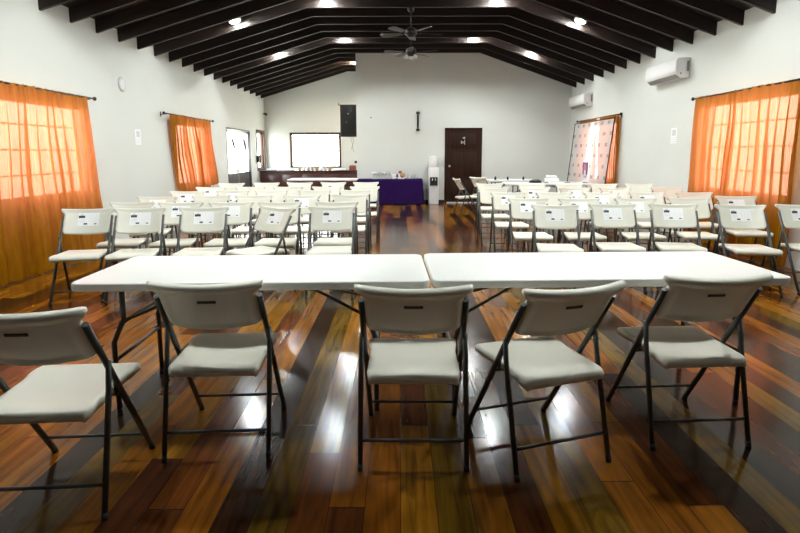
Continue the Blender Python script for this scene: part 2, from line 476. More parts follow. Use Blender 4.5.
# narrow window trim facing the room + door on left
y0, y1, z0, z1 = NARR
b = MB()
for a, c, d, e in ((y0 - .04, y0 + .05, z0 - .04, z1 + .04), (y1 - .05, y1 + .04, z0 - .04, z1 + .04), (y0, y1, z0 - .04, z0 + .05), (y0, y1, z1 - .05, z1 + .04)):
    b.box(XL - .02, XL + .015, a, c, d, e, 'brownf', .003)
st(b.build('trim_1'))

# glazed double door, left wall
y0, y1, z0, z1 = DL
b = MB(); fw = .045
for a, c, d, e in ((y0, y0 + fw, 0, z1), (y1 - fw, y1, 0, z1), (y0, y1, z1 - fw, z1)):
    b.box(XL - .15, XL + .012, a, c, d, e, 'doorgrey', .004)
dr = st(b.build('door_2'))
ym = (y0 + y1) / 2
for (a, c) in ((y0 + fw, ym), (ym, y1 - fw)):
    b = MB(); s_ = .035
    b.box(XL - .09, XL - .05, a, a + s_, .01, z1 - fw, 'silver'); b.box(XL - .09, XL - .05, c - s_, c, .01, z1 - fw, 'silver')
    b.box(XL - .09, XL - .05, a + s_, c - s_, z1 - fw - .06, z1 - fw, 'silver'); b.box(XL - .09, XL - .05, a + s_, c - s_, .01, .86, 'doorgrey')  # added dark lower panel stands in for the dark image in the glass
    lf = b.build('door_leaf', dr)
    b = MB(); b.box(XL - .073, XL - .067, a + s_, c - s_, .86, z1 - fw - .06, 'glass'); b.build('pane', lf)
    yy = (a + c) / 2 - .1
    b = MB(); b.tube([(XL - .03, yy, 1.84), (XL - .02, yy + .10, 1.74), (XL - .02, yy + .22, 1.58), (XL - .03, yy + .24, 1.50)], [.012, .035, .035, .012], 'black', 8); b.build('pull_handle', lf)
b = MB(); b.box(XL - .05, XL - .02, ym - .22, ym - .02, .88, .94, 'black', .005); b.build('door_latch', dr)
portal(XL - .19, ym, 1.42, y1 - y0 - .2, 1.1, 'L')

# dark door in the back wall
b = MB(); x0, x1, z1 = 1.245, 2.275, 2.075
b.box(x0, x0 + .06, YP - .03, YP - .001, 0, z1, 'door', .004); b.box(x1 - .06, x1, YP - .03, YP - .001, 0, z1, 'door', .004); b.box(x0, x1, YP - .03, YP - .001, z1 - .06, z1, 'door', .004)
d1 = st(b.build('door_1'))
b = MB(); b.box(x0 + .06, x1 - .06, YP - .018, YP - .001, .03, z1 - .06, 'door')
for (a, c, d, e) in ((.10, .43, .12, .62), (.48, .81, .12, .62), (.10, .43, .74, 1.42), (.48, .81, .74, 1.42), (.10, .81, 1.52, 1.92)):
    b.box(x0 + .06 + a, x0 + .06 + c, YP - .026, YP - .017, d, e, 'door', .006)
lf = b.build('door_leaf', d1)
b = MB(); b.lathe([(0, 0), (.028, .002), (.028, .008), (.010, .012), (.010, .035), (.028, .045), (.030, .06), (.018, .072), (0, .074)], 'silver', 16, (x0 + .13, YP - .026, 1.03), Matrix.Rotation(PI / 2, 4, 'X')); b.build('door_knob', lf)
b = MB(); b.box(x0 + .07, x1 - .1, YP - .05, YP - .001, 0, .03, 'whitef', .004); b.build('door_foot_strip', d1)  # pale strip along the foot of the door
# pale sign on the door: small arrow head above two tiny figures
b = MB(); ys0, ys1 = YP - .032, YP - .027
b.prism([(1.72, 1.80), (1.80, 1.765), (1.80, 1.835)], 'y', ys0, ys1, 'silver'); b.box(1.69, 1.72, ys0, ys1, 1.64, 1.72, 'silver'); b.box(1.78, 1.80, ys0, ys1, 1.62, 1.74, 'silver'); b.box(1.73, 1.765, ys0, ys1, 1.66, 1.70, 'silver')
tag(b.build('door_sign', d1), 'small pale sign with an arrow head')

# ------------------------------------------------------------------ curtains and rods
def rod(side, ya, yb, z, label, off=.11):
    X = XL + off if side < 0 else XR - off
    t = thing('curtain_rod', label, 'curtain rod', (X, (ya + yb) / 2, z))
    h = (yb - ya) / 2
    b = MB(); b.tube([(0, -h, 0), (0, h, 0)], .011, 'black', 10); b.build('pole', t)
    for s in (-1, 1):
        b = MB(); b.lathe([(0, -.03), (.02, -.022), (.028, 0), (.02, .022), (0, .03)], 'black', 12, (0, s * (h + .015), 0)); b.build('finial', t)
        b = MB(); w = (-off + .001 if side < 0 else off - .001)
        b.tube([(w, s * (h - .09), -.02), (0, s * (h - .09), -.012)], .008, 'black', 8); b.box(w - (0 if side < 0 else .008), w + (.008 if side < 0 else 0), s * (h - .09) - .02, s * (h - .09) + .02, -.06, .03, 'black'); b.build('wall_bracket', t)

def curtain(side, ya, yb, zt, zb, label, off=.11, flare=0.0, shift=0.0, folds=11, amp=.03, seed=1, gather=None, zstep=None, name='curtain'):
    rnd = random.Random(seed)
    X = XL + off if side < 0 else XR - off
    ph = [rnd.uniform(0, 6.28) for _ in range(6)]
    nu, nv = 220, 40
    inw = 1 if side < 0 else -1
    def f(u, v):
        zlow = zb
        if zstep and u > zstep[0]: zlow = zb + zstep[1]
        z = zlow + (zt - zlow) * v
        k = 1 - v
        uu = u
        if gather:   # cloth bunched in narrow bands where the panels overlap
            for (c, wd) in gather: uu = uu - wd * math.sin((u - c) * 2 * PI * 1.0) * math.exp(-((u - c) / .12) ** 2) * .5
        y = ya + (yb - ya) * uu
        a = amp * (.45 + .55 * min(1, k * 2.5))
        d = a * (math.sin(2 * PI * folds * u + ph[0] + .5 * k) + .55 * math.sin(2 * PI * folds * 1.73 * u + ph[1]) + .3 * math.sin(2 * PI * folds * 3.1 * u + ph[2]))
        d += .012 * math.sin(7 * k + ph[3] + 9 * u)
        x = X + inw * (max(-.09, d) + flare * k ** 1.5 * (.75 + .25 * math.sin(3 * u + ph[4])))
        y += shift * k ** 1.3 + .01 * math.sin(2 * PI * folds * u + ph[5])
        if flare > .1 and k > .985: z = zb + .012 + .012 * math.sin(40 * u)
        if v > .985: z = zt + .012 + .005 * math.sin(2 * PI * folds * 2 * u)
        return (x, y, z)
    b = MB(); b.sheet(f, nu, nv, 'curtain')
    o = b.build(name); tag(o, label, 'curtain')
    return o
rod(-1, 5.35, 7.86, 2.17, 'black curtain rod above the near left window')
curtain(-1, 5.45, 7.64, 2.17, .0, 'floor-length orange sheer curtain on the near left window', flare=.36, shift=-.30, folds=12, seed=3, gather=((.40, .13), (.66, .13)))
rod(-1, 10.16, 12.75, 2.14, 'black curtain rod above the far left window, past the round wall disc')
curtain(-1, 10.46, 12.58, 2.14, .58, 'short orange sheer curtain on the far left window beside the glazed door', flare=.03, shift=.28, folds=12, seed=5, gather=((.3, .12), (.55, .14)), zstep=(.72, .09))
rod(1, 6.10, 8.54, 2.21, 'black curtain rod on the right wall near the larger air conditioner')
curtain(1, 6.22, 8.42, 2.21, .03, 'floor-length orange sheer curtain on the near right window', flare=.02, folds=13, seed=8, gather=((.60, .15),))
rod(1, 11.42, 14.15, 2.19, 'black curtain rod above the far right window behind the backdrop', off=.07)
curtain(1, 11.50, 12.60, 2.17, .45, 'gold curtain panel showing at the near edge of the printed backdrop', off=.07, folds=9, amp=.014, seed=11)
curtain(1, 12.76, 13.95, 2.17, .45, 'gold curtain panel hidden behind the far half of the printed backdrop', off=.07, folds=8, amp=.014, seed=12)

# ------------------------------------------------------------------ printed backdrop on its stand
t = thing('printed_backdrop', 'white backdrop printed with small marks, on a black stand before the far right window', 'backdrop', (4.42, 12.76, 0))
BY0, BY1, BZ = -1.28, 1.28, 2.12
def bx(z): return .20 * z / BZ - .08
b = MB(); b.grid_solid(lambda u, v: (bx(.05 + (BZ - .07) * v) - .004 + .006 * math.sin(9 * u), BY0 + .02 + (BY1 - BY0 - .04) * u, .05 + (BZ - .07) * v),
                       lambda u, v: (bx(.05 + (BZ - .07) * v) - .001 + .006 * math.sin(9 * u), BY0 + .02 + (BY1 - BY0 - .04) * u, .05 + (BZ - .07) * v), 24, 12, 'banner')
cl = b.build('printed_cloth', t)
for y in (BY0, BY1):
    b = MB(); b.tube([(bx(0) + .0, y, .02), (bx(BZ), y, BZ)], .014, 'black', 8); b.build('stand_pole', t)
b = MB(); b.tube([(bx(BZ), BY0 - .02, BZ), (bx(BZ), BY1 + .02, BZ)], .012, 'black', 8); b.build('top_bar', t)
for y in (BY0, BY1):
    b = MB(); b.box(bx(0) - .14, bx(0) + .14, y - .02, y + .02, 0, .02, 'black', .005); b.build('stand_foot', t)
b = MB(); xz = bx(.95) - .014
b.box(xz - .002, xz + .004, -.14, .20, .78, 1.16, 'violet'); b.box(xz - .004, xz + .001, -.06, .12, .86, 1.12, 'pinkp'); b.box(xz - .006, xz, -.02, .06, .80, .98, 'paper')
b.box(xz - .003, xz + .004, -.14, -.10, .78, 1.18, 'ink')
tag(b.build('printed_picture', cl), 'small violet and pink picture on the backdrop')

# ------------------------------------------------------------------ ceiling lamps
def lamp_proto():
    t = thing('ceiling_lamp', 'x', 'ceiling lamp')
    b = MB(); b.lathe([(.085, -.004), (.11, -.006), (.115, .004), (.115, .03), (.085, .034)], 'whitef', 24)
    b.build('housing', t)
    b = MB(); b.lathe([(0, -.034), (.04, -.031), (.07, -.020), (.088, -.0), (.088, .004)], 'lens', 16); b.build('lens', t)
    return t
LY = [9.95, 13.11, 6.79, 3.63, 16.27]
LXs = [(-2.93, 'left slope'), (-1.33, 'left end of flat ceiling'), (1.79, 'right end of flat ceiling'), (3.22, 'right slope')]
rown = {9.95: 'row before the fans', 13.11: 'row nearest the back wall', 6.79: 'row over the front audience seats', 3.63: 'row over the near white tables', 16.27: 'in the bar alcove'}
proto = None
for y in LY:
    for i, (x, nm) in enumerate(LXs):
        if y > 15 and i != 1: continue
        sl = i in (0, 3)
        z = roof(x) + ((.09 if y < 12 else .165) if sl else .125)
        lab = 'round ceiling lamp, %s, %s' % (nm, rown[y])
        if proto is None: proto = o = lamp_proto(); o['label'] = lab
        else: o = dup(proto, (0, 0, 0), 0, lab)
        o['group'] = 'round ceiling lamps between the rafters'
        o.location = (x, y, z)
        o.rotation_euler = (0, -math.atan(.298) if i == 0 else (math.atan(.349) if i == 3 else 0), 0)
        if y > 15:
            for c in kids(o):
                if c.name.startswith('lens'): c.data = c.data.copy(); c.data.materials[0] = MT['lensw']
bpy.context.view_layer.update()

# ------------------------------------------------------------------ ceiling fans
def fan(x, y, label, rot, lit):
    t = thing('ceiling_fan', label, 'ceiling fan', (x, y, 3.55), rot, 'ceiling fans')
    b = MB(); b.lathe([(.0, .45), (.065, .449), (.06, .40), (.03, .37), (.0, .37)], 'black', 16); b.build('ceiling_canopy', t)
    b = MB(); b.tube([(0, 0, .38), (0, 0, .08)], .012, 'black', 10); b.build('down_rod', t)
    b = MB(); b.lathe([(0, .10), (.05, .10), (.10, .07), (.115, .03), (.115, -.01), (.08, -.04), (.05, -.07), (0, -.07)], 'black', 24); b.build('motor_housing', t)
    for k in range(5):
        a = 2 * PI * k / 5
        M4 = Matrix.Rotation(a, 4, 'Z') @ Matrix.Translation((0, 0, 0)) @ Matrix.Rotation(R(13), 4, 'X')
        b = MB(); b.box(.10, .20, -.018, .018, -.006, .0, 'black', .002, mat=M4); br = b.build('blade_iron', t)
        bb = MB(); c = bmesh.new()
        out = [(.18, -.05), (.30, -.062), (.52, -.07), (.585, -.055), (.60, 0), (.585, .055), (.52, .07), (.30, .062), (.18, .05)]
        A = [c.verts.new((px, py, 0)) for px, py in out]; B = [c.verts.new((px, py, .008)) for px, py in out]
        c.faces.new(A[::-1]); c.faces.new(B)
        for q in range(len(out)): c.faces.new((A[q], A[(q + 1) % len(out)], B[(q + 1) % len(out)], B[q]))
        bb.merge(c, 'blade', False, M4); bb.build('blade', t)
    if lit:
        for k in range(3):
            a = 2 * PI * k / 3 + .5
            b = MB(); b.tube([(.03 * math.cos(a), .03 * math.sin(a), -.06), (.10 * math.cos(a), .10 * math.sin(a), -.07)], .008, 'black', 8)
            b.build('lamp_arm', t)
            b = MB(); b.lathe([(.018, .03), (.03, .02), (.05, -.04), (.045, -.045), (.02, -.01), (0, -.005)], 'ac', 14, (.11 * math.cos(a), .11 * math.sin(a), -.08)); b.build('lamp_shade', t)
    return t
fan(.21, RY[8], 'dark five-blade ceiling fan without lights, the nearer of the two', .25, False)
fan(.25, RY[11], 'dark ceiling fan with small white lamp shades, the one nearer the back wall', .9, True)

# ------------------------------------------------------------------ folding chairs
TD = Vector((0, -.515, .80)).normalized(); ND = Vector((0, -.80, -.515)).normalized()     # up the back, rearward normal
FOOT = Vector((0, .27, 0))
def on_back(s): return Vector((0, .265, .012)) + TD * s          # s measured from the front foot
LT = .942
def chair(label, sticker):
    t = thing('folding_chair', label, 'chair')
    s0, s1 = .688, LT + .035
    def wid(u, v):
        k = (2 * u - 1)
        w = .2105 + .034 * max(0, min(1, (v - .78) / .14)) - .020 * max(0, (.16 - v) / .16) ** 2
        return k * w
    def edge(u, v):
        k = abs(2 * u - 1)
        low = s0 + .004 + .018 * k ** 2
        high = s1 - .012 + .015 * k ** 2
        return low + (high - low) * v
    def bow(u): return .046 * (1 - (2 * u - 1) ** 2)
    BW = Vector((0, -1, .0))
    def back_rear(u, v):
        p = on_back(edge(u, v)) ; k = abs(2 * u - 1)
        rim = min(1, max(0, (k - .78) / .10)) if k > .78 else 0
        rim = max(rim, min(1, max(0, (v - .84) / .06)), min(1, max(0, (.10 - v) / .06)))
        lip = .010 * max(0, (v - .9) / .1)
        th = .010 + .011 * rim + lip
        e = max(0, (v - .96) / .04) * .006 + max(0, (.04 - v) / .04) * .008 + max(0, (k - .96) / .04) * .008
        return Vector((wid(u, v), 0, 0)) + p + BW * bow(u) + ND * (-.010 + th - e)
    def back_front(u, v):
        p = on_back(edge(u, v)); k = abs(2 * u - 1)
        e = max(0, (v - .96) / .04) * .006 + max(0, (.04 - v) / .04) * .004 + max(0, (k - .96) / .04) * .004
        return Vector((wid(u, v), 0, 0)) + p + BW * bow(u) + ND * (-.010 - .006 + e - .010 * max(0, (v - .86) / .14))
    b = MB(); b.grid_solid(back_rear, back_front, 32, 26, 'plastic'); bk = b.build('backrest', t)
    # dark hand slot with a worn relief, rear side
    b = MB()
    M4 = Matrix.Translation(on_back(.70 + .29 * .60) + BW * .0455 + ND * (-.002)) @ Matrix((( 1, 0, 0, 0), (0, TD.y, ND.y, 0), (0, TD.z, ND.z, 0), (0, 0, 0, 1)))
    b.box(-.040, .040, -.0075, .0075, 0, .006, 'slot', .002, mat=M4)
    for q in range(5): b.box(-.028 + q * .012, -.021 + q * .012, -.003, .003, .005, .0068, 'slot_l', mat=M4)
    b.build('hand_slot', bk)
    if sticker:
        b = MB()
        M4 = Matrix.Translation(on_back(.70 + .29 * .52) + ND * .0) @ Matrix(((-1, 0, 0, 0), (0, TD.y, -ND.y, 0), (0, TD.z, -ND.z, 0), (0, 0, 0, 1)))
        # curved thin sheet following the bow of the back
        def sh(off):
            def f(u, v):
                x = -.098 + .196 * u; y = -.072 + .144 * v
                uu = .5 + x / .44
                return M4 @ Vector((x, y, .016 + off)) + BW * bow(uu)
            return f
        b.grid_solid(sh(.0022), sh(.0006), 10, 2, 'paper')
        def patch(x0, x1, y0, y1, m, off=.0034):
            def g(o):
                def f(u, v):
                    x = x0 + (x1 - x0) * u; y = y0 + (y1 - y0) * v
                    return M4 @ Vector((x, y, .016 + o)) + BW * bow(.5 + x / .44)
                return f
            b.grid_solid(g(off), g(.0015), 3, 1, m)
        # the label as read from the front of the chair (x runs to the viewer's right)
        patch(-.090, -.034, .016, .042, 'ink'); patch(-.072, -.052, .042, .058, 'inkl')
        patch(-.040, -.008, -.058, -.042, 'ink'); patch(.055, .078, -.056, -.046, 'ink')
        for q in range(3): patch(.012 + q * .027, .0135 + q * .027, -.030, .055, 'inkl')
        for q in range(2): patch(-.088, -.030, -.006 - q * .016, -.004 - q * .016, 'inkl')
        for fc in b.bm.faces: fc.smooth = False
        b.build('product_label', bk)
    # seat
    def seat_top(u, v):
        k = 2 * u - 1; y = -.225 + .475 * v
        w = .203 + .014 * max(0, min(1, (v - .62) / .15)) - .014 * max(0, (v - .9) / .1) ** 2 - .01 * max(0, (.08 - v) / .08) ** 2
        z = .440 + .012 * v - .018 * (1 - k * k) * math.sin(PI * min(1, v * 1.15)) - .016 * max(0, (v - .84) / .16) ** 2 - .006 * max(0, (.1 - v) / .1)
        e = max(0, (abs(k) - .94) / .06) * .006 + max(0, (.05 - v) / .05) * .006 + max(0, (v - .95) / .05) * .004
        return Vector((k * w, y, z - e))
    def seat_bot(u, v):
        p = seat_top(u, v); k = abs(2 * u - 1)
        rim = max(min(1, max(0, (k - .80) / .08)), min(1, max(0, (v - .88) / .05)), min(1, max(0, (.10 - v) / .05)))
        p.z -= .012 + .020 * rim; p.x *= .985; return p
    b = MB(); b.grid_solid(lambda u, v: seat_top(u, v), lambda u, v: seat_bot(u, v), 28, 26, 'plastic'); b.build('seat', t)
    # long tubes: back post running down to the front foot
    for s in (-1, 1):
        b = MB(); x = s * .2215
        b.tube([Vector((x, 0, 0)) + on_back(q) for q in (.0, .35, .60, LT - .04)], .0130, 'steel', 10)
        b.tube([Vector((x, 0, 0)) + on_back(.60), Vector((s * .205, .0, .40))], .006, 'steel', 6)
        lg = b.build('leg', t); 
        b = MB(); b.tube([(x, .268, 0), (x, .260, .028)], .0136, 'rubber', 10); b.build('foot_cap', lg)
    for s in (-1, 1):
        b = MB(); x = s * .234
        b.tube([(s * .232, -.098, .585), (x, -.12, .47), (x, -.235, .010)], .0115, 'steel', 10)
        lg = b.build('leg', t)
        b = MB(); b.tube([(x, -.238, 0), (x, -.232, .028)], .0122, 'rubber', 10); b.build('foot_cap', lg)
    p = on_back(.115)
    b = MB(); b.tube([(-.2215, p.y, p.z), (.2215, p.y, p.z)], .0075, 'steel', 8); b.build('crossbar', t)
    b = MB(); b.tube([(-.234, -.206, .125), (.234, -.206, .125)], .0075, 'steel', 8); b.build('crossbar', t)
    b = MB(); b.tube([(-.2215, .0, .398), (.2215, .0, .398)], .007, 'steel', 8); b.build('crossbar', t)
    return t

head = chair('ivory folding chair at the left photo edge, back to us, before the near white table', False)
G1 = 'chairs drawn up to the head table'
head.location = (-1.38, 2.07, 0); head.rotation_euler.z = R(4); head['group'] = G1
for (x, y, a, lab) in ((-.85, 2.485, 3, 'ivory folding chair seen from behind, second from the left of the near five'),
                       (.06, 2.40, -1, 'ivory folding chair seen from behind, at the seam of the two near tables'),
                       (.645, 2.385, 18, 'ivory folding chair seen from behind and turned askew, right of the table seam'),
                       (1.405, 2.575, 3, 'ivory folding chair seen from behind at the right table, the rightmost of the near five')):
    dup(head, (x, y, 0), R(a), lab, G1)

# audience chairs: (x, y of back top, extra yaw, sticker?)
LEFT = [
 [(-.70, 5.49, 2, 1), (-1.25, 5.40, -34, 1), (-2.00, 5.42, 8, 1), (-2.62, 5.36, 11, 1), (-3.12, 5.32, 12, 1)],
 [(-.72, 6.04, 2, 0), (-1.36, 6.03, 4, 0), (-1.91, 6.02, 7, 1), (-2.48, 6.02, 6, 1), (-3.04, 6.04, 6, 0)],
 [(-.66, 7.10, 1, 0), (-1.30, 7.05, 2, 1), (-1.93, 7.05, 5, 0), (-2.49, 7.02, 6, 0), (-3.12, 6.85, 8, 1)],
 [(-.68, 8.04, 1, 0), (-1.28, 8.02, 2, 0), (-1.93, 8.02, 4, 0), (-2.50, 7.98, 5, 1), (-3.13, 7.85, 6, 1)],
 [(-.58, 8.80, 0, 0), (-1.21, 8.85, 2, 0), (-1.86, 8.88, 2, 0), (-2.48, 8.88, 3, 0), (-3.11, 8.80, 5, 1)],
 [(-.65, 10.2, 0, 0), (-1.27, 10.2, 1, 1), (-1.90, 10.15, 2, 0), (-2.52, 10.1, 3, 0), (-3.15, 10.0, 4, 0)]]
RIGHT = [
 [(1.635, 5.60, -7, 1), (2.27, 5.68, -6, 1), (2.91, 5.66, -12, 1), (3.55, 5.54, -10, 1), (4.20, 5.56, -8, 1)],
 [(1.555, 6.45, -4, 1), (2.16, 6.42, -5, 1), (2.84, 6.42, -6, 1), (3.50, 6.45, -6, 0), (4.22, 6.68, -6, 1)],
 [(1.51, 7.44, -3, 1), (2.14, 7.42, -4, 0), (2.80, 7.40, -4, 1), (3.43, 7.40, -5, 1), (4.07, 7.37, -6, 0)],
 [(1.47, 8.42, -2, 0), (2.12, 8.40, -3, 1), (2.76, 8.42, -4, 1), (3.40, 8.42, -4, 1), (4.22, 8.44, -6, 0)],
 [(1.61, 9.60, -2, 0), (2.32, 9.40, -2, 1), (2.98, 9.42, -3, 0), (3.60, 9.45, -4, 0), (4.21, 9.42, -5, 0)]]
rowname = ['front', 'second', 'third', 'fourth', 'fifth', 'sixth']
seatname = ['aisle seat', 'second seat from aisle', 'third seat from aisle', 'fourth seat from aisle', 'wall-side seat']
aud = None
def place(block, side):
    global aud
    for i, row in enumerate(block):
        for j, (x, yt, a, st_) in enumerate(row):
            lab = 'ivory folding chair%s, %s, %s row %s of aisle' % (' with printed label' if st_ else ' facing us', seatname[j], rowname[i], side)
            if a < -20: lab = 'ivory folding chair turned askew, second from the aisle in the front left row'
            g = 'audience chairs %s of the aisle' % side
            rz = PI + R(a)
            # back top sits at local y = -.25
            ox, oy = -.25 * -math.sin(rz), -.25 * math.cos(rz)
            loc = (x - ox, yt - oy, 0)
            if aud is None:
                aud = chair(lab, True); aud.location = loc; aud.rotation_euler.z = rz; aud['group'] = g
            else: dup(aud, loc, rz, lab, g)
            if not st_ and aud is not None:
                r = [o for o in bpy.data.objects if o.get('label') == lab][0]
                if r is not aud:
                    for c in kids(r):
                        for d in kids(c):
                            if d.name.startswith('product_label'): bpy.data.objects.remove(d)
place(LEFT, 'left'); place(RIGHT, 'right')
# chairs round the far tables
dup(head, (1.49, 11.75, 0), R(-80), 'lone ivory folding chair side-on in the aisle before the dark door')
dup(head, (1.98, 12.45, 0), R(-48), 'ivory folding chair with shaded back to us at the table by the dark door')

# ------------------------------------------------------------------ folding tables
def ftable(name, label, L, W, loc, rz, fx=(-.66, .62), group=None):
    t = thing('folding_table', label, 'table', loc, rz, group)
    b = MB(); h = .74; r = .055; pts = []
    for (cx, cy, a0) in ((L / 2 - r, W / 2 - r, 0), (-L / 2 + r, W / 2 - r, 90), (-L / 2 + r, -W / 2 + r, 180), (L / 2 - r, -W / 2 + r, 270)):
        for q in range(7): a = R(a0 + q * 15); pts.append((cx + r * math.cos(a), cy + r * math.sin(a)))
    b.prism(pts, 'z', h - .042, h, 'table', .008); b.build('tabletop', t)
    for s_, x in ((-1, fx[0]), (1, fx[1])):
        xf = x + s_ * .05
        for sy in (-1, 1):
            y = sy * (W / 2 - .10)
            b = MB(); b.tube([(x, y * .93, h - .042), (x, y * .93, .52), (xf, y, .40), (xf, y, .012)], .0135, 'steel', 10); lg = b.build('leg', t)
            b = MB(); b.tube([(xf, y, 0), (xf, y, .03)], .0145, 'rubber', 10); b.build('foot_cap', lg)
        yy = (W / 2 - .10)
        for z in (.50, .30):
            b = MB(); b.tube([(x + (s_ * .05 if z < .4 else .01 * s_), -yy, z), (x + (s_ * .05 if z < .4 else .01 * s_), yy, z)], .010, 'steel', 8); b.build('crossbar', t)
        b = MB()
        for sy in (-1, 1): b.tube([(x - s_ * .60, sy * .03, h - .05), (x - s_ * .30, sy * .05, .620), (x, sy * .20, .505)], .009, 'steel', 8)
        b.build('folding_brace', t)
        b = MB(); b.tube([(x, -W / 2 + .09, h - .052), (x, W / 2 - .09, h - .052)], .014, 'steel', 8); b.build('hinge_bar', t)
    b = MB()
    for sy in (-1, 1): b.box(-L / 2 + .10, L / 2 - .10, sy * (W / 2 - .12) - .012, sy * (W / 2 - .12) + .012, h - .060, h - .043, 'steel')
    b.build('side_rail', t)
    return t
ftable('t', 'long white folding table, the left of the two near head tables', 1.82, .745, (-.765, 2.985, 0), R(1.4), (-.70, .58), 'head tables')
ftable('t', 'long white folding table, the right of the two near head tables', 1.875, .765, (1.098, 3.045, 0), R(1.4), (-.76, .70), 'head tables')
ftable('t', 'white folding table at the far right by the dark door', 1.25, .70, (2.72, 13.15, 0), 0, (-.42, .42), 'white tables at the far right')
ftable('t', 'white folding table far right in front of the printed backdrop', 1.8, .74, (3.20, 11.75, 0), 0, (-.66, .62), 'white tables at the far right')
ftable('t', 'white folding table in front of the dark red bar counter', 1.75, .74, (-1.98, 13.85, 0), 0, (-.66, .62))

# things on the far right tables
Zt = .741
def small(name, label, cat, mb, loc, group=None, rz=0): o = mb.build(name, loc=loc, rz=rz); return tag(o, label, cat, group)
def bottle_mb(h, r, m):
    b = MB(); b.lathe([(0, 0), (r, 0), (r, h * .62), (r * .4, h * .8), (r * .4, h), (0, h)], m, 12); return b
for x, lab in ((2.32, 'leftmost small black item on the table by the dark door'), (2.62, 'middle small black item on the table by the dark door'), (3.0, 'rightmost small black item on the table by the dark door')):
    small('pepper_pot', lab, 'container', bottle_mb(.09, .025, 'black'), (x, 13.0, Zt), 'small black items on the far table')
b = MB(); b.box(-.13, .13, -.12, .12, 0, .09, 'paper', .01); b.box(-.10, .10, -.09, .09, .09, .15, 'paper', .01)
small('paper_stack', 'white pile of paper goods on the table before the backdrop', 'paper', b, (3.36, 11.85, Zt))
b = MB(); b.lathe([(0, .07), (.06, .068), (.12, .045), (.15, .0), (0, 0)], 'black', 20)
small('black_cap', 'low black cap lying on the table before the backdrop', 'cap', b, (2.98, 11.75, Zt))
for k in range(3):
    b = MB(); b.box(-.05, .05, -.035, .035, 0, .012, 'ink', .002)
    small('phone', ['dark flat phone left of the white pile on the backdrop table', 'dark flat phone right of the white pile on the backdrop table', 'dark flat phone at the window end of the backdrop table'][k], 'phone', b, ((3.15, 3.62, 4.0)[k], 11.55, Zt))

# ------------------------------------------------------------------ purple table and what stands on it
t = thing('draped_table', 'table under a floor-length purple cloth against the back wall', 'table', (-.27, 14.66, 0))
b = MB(); b.box(-.86, .86, -.20, .22, .665, .69, 'table', .004); b.build('tabletop', t)
for sx in (-1, 1):
    for sy in (-.15, .17):
        b = MB(); b.tube([(sx * .76, sy, 0), (sx * .76, sy, .665)], .014, 'steel', 8); b.build('leg', t)
def cloth_mb(hx, y0, y1, zt, zb):
    b = MB(); per = []
    n = 160; P = 2 * (2 * hx + (y1 - y0))
    def edge(s):
        s = s % 1.0 * P
        if s < 2 * hx: return (-hx + s, y0, (0, -1))
        s -= 2 * hx
        if s < y1 - y0: return (hx, y0 + s, (1, 0))
        s -= y1 - y0
        if s < 2 * hx: return (hx - s, y1, (0, 1))
        s -= 2 * hx
        return (-hx, y1 - s, (-1, 0))
    rows = []
    for j in range(12):
        v = j / 11; ring = []
        for i in range(n):
            x, y, d = edge(i / n)
            if j == 0: off = 0; z = zt
            else: off = .008 + .018 * v * (1 + math.sin(i * .55 + 1.3 * math.sin(i * .13))) * .5 + (.05 * v * (1 - abs(v - .5)) if d[0] == 1 else 0); z = zt - (zt - zb) * v
            if d == (0, 1): off = min(off, .012)
            ring.append(b.bm.verts.new((x + d[0] * off, y + d[1] * off, z)))
        rows.append(ring)
    fs = [b.bm.faces.new((rows[j][i], rows[j + 1][i], rows[j + 1][(i + 1) % n], rows[j][(i + 1) % n])) for j in range(11) for i in range(n)]
    b._fin(fs, 'purple', True); top = b.bm.faces.new(rows[0]); b._fin([top], 'purple', False)
    bmesh.ops.recalc_face_normals(b.bm, faces=b.bm.faces[:])
    return b
tag(cloth_mb(.88, -.215, .235, .694, .02).build('tablecloth', loc=(-.27, 14.66, 0)), 'deep purple cloth covering the table by the back wall', 'tablecloth')
ZP = .696
def glass_mb():
    b = MB(); b.lathe([(0, 0), (.028, 0), (.030, .004), (.006, .012), (.006, .08), (.03, .11), (.034, .19), (.030, .19), (.026, .115), (0, .09)], 'clear', 14); return b
g0 = None
for r_ in range(2):
    for k in range(7):
        x = -.72 + .075 * k + .02 * r_; y = 14.60 + .10 * r_
        lab = 'stemmed glass in the %s line of glasses on the purple table, %s' % (('front', 'rear')[r_], ['at the left end', 'second from the left', 'third from the left', 'in the middle', 'third from the right', 'second from the right', 'at the right end'][k])
        if g0 is None: g0 = o = glass_mb().build('wine_glass')
        else: o = g0.copy(); COL.objects.link(o)
        o.location = (x, y, ZP); tag(o, lab, 'glass', 'glasses on the purple table')
b = MB(); b.box(-.05, .05, -.05, .05, 0, .12, 'paper', .006); small('paper_box', 'white box left of the reddish tray on the purple table', 'box', b, (-.165, 14.6, ZP))
t = thing('condiment_tray', 'tray heaped with red and tan packets on the purple table', 'tray', (.03, 14.6, ZP))
b = MB(); b.box(-.09, .09, -.07, .07, 0, .03, 'paper', .005); b.box(-.07, -.03, -.05, .0, .03, .14, 'paper', .004); b.build('tray', t)
for (x, y, z, m, a) in ((-.08, 0, .10, 'red', .4), (.0, -.02, .14, 'tan', -.2), (.05, .01, .09, 'red', .8), (.08, -.03, .12, 'tan', .2), (-.02, .02, .18, 'red', 0)):
    b = MB(); b.box(-.045, .045, -.03, .03, -.06, .03, m, .006, mat=Matrix.Translation((x, y, z)) @ Matrix.Rotation(a, 4, 'Y')); b.build('packet', t)
small('bottle', 'clear bottle left of the pair at the right end of the purple table', 'bottle', bottle_mb(.16, .028, 'clear'), (.22, 14.58, ZP), 'bottles on the purple table')
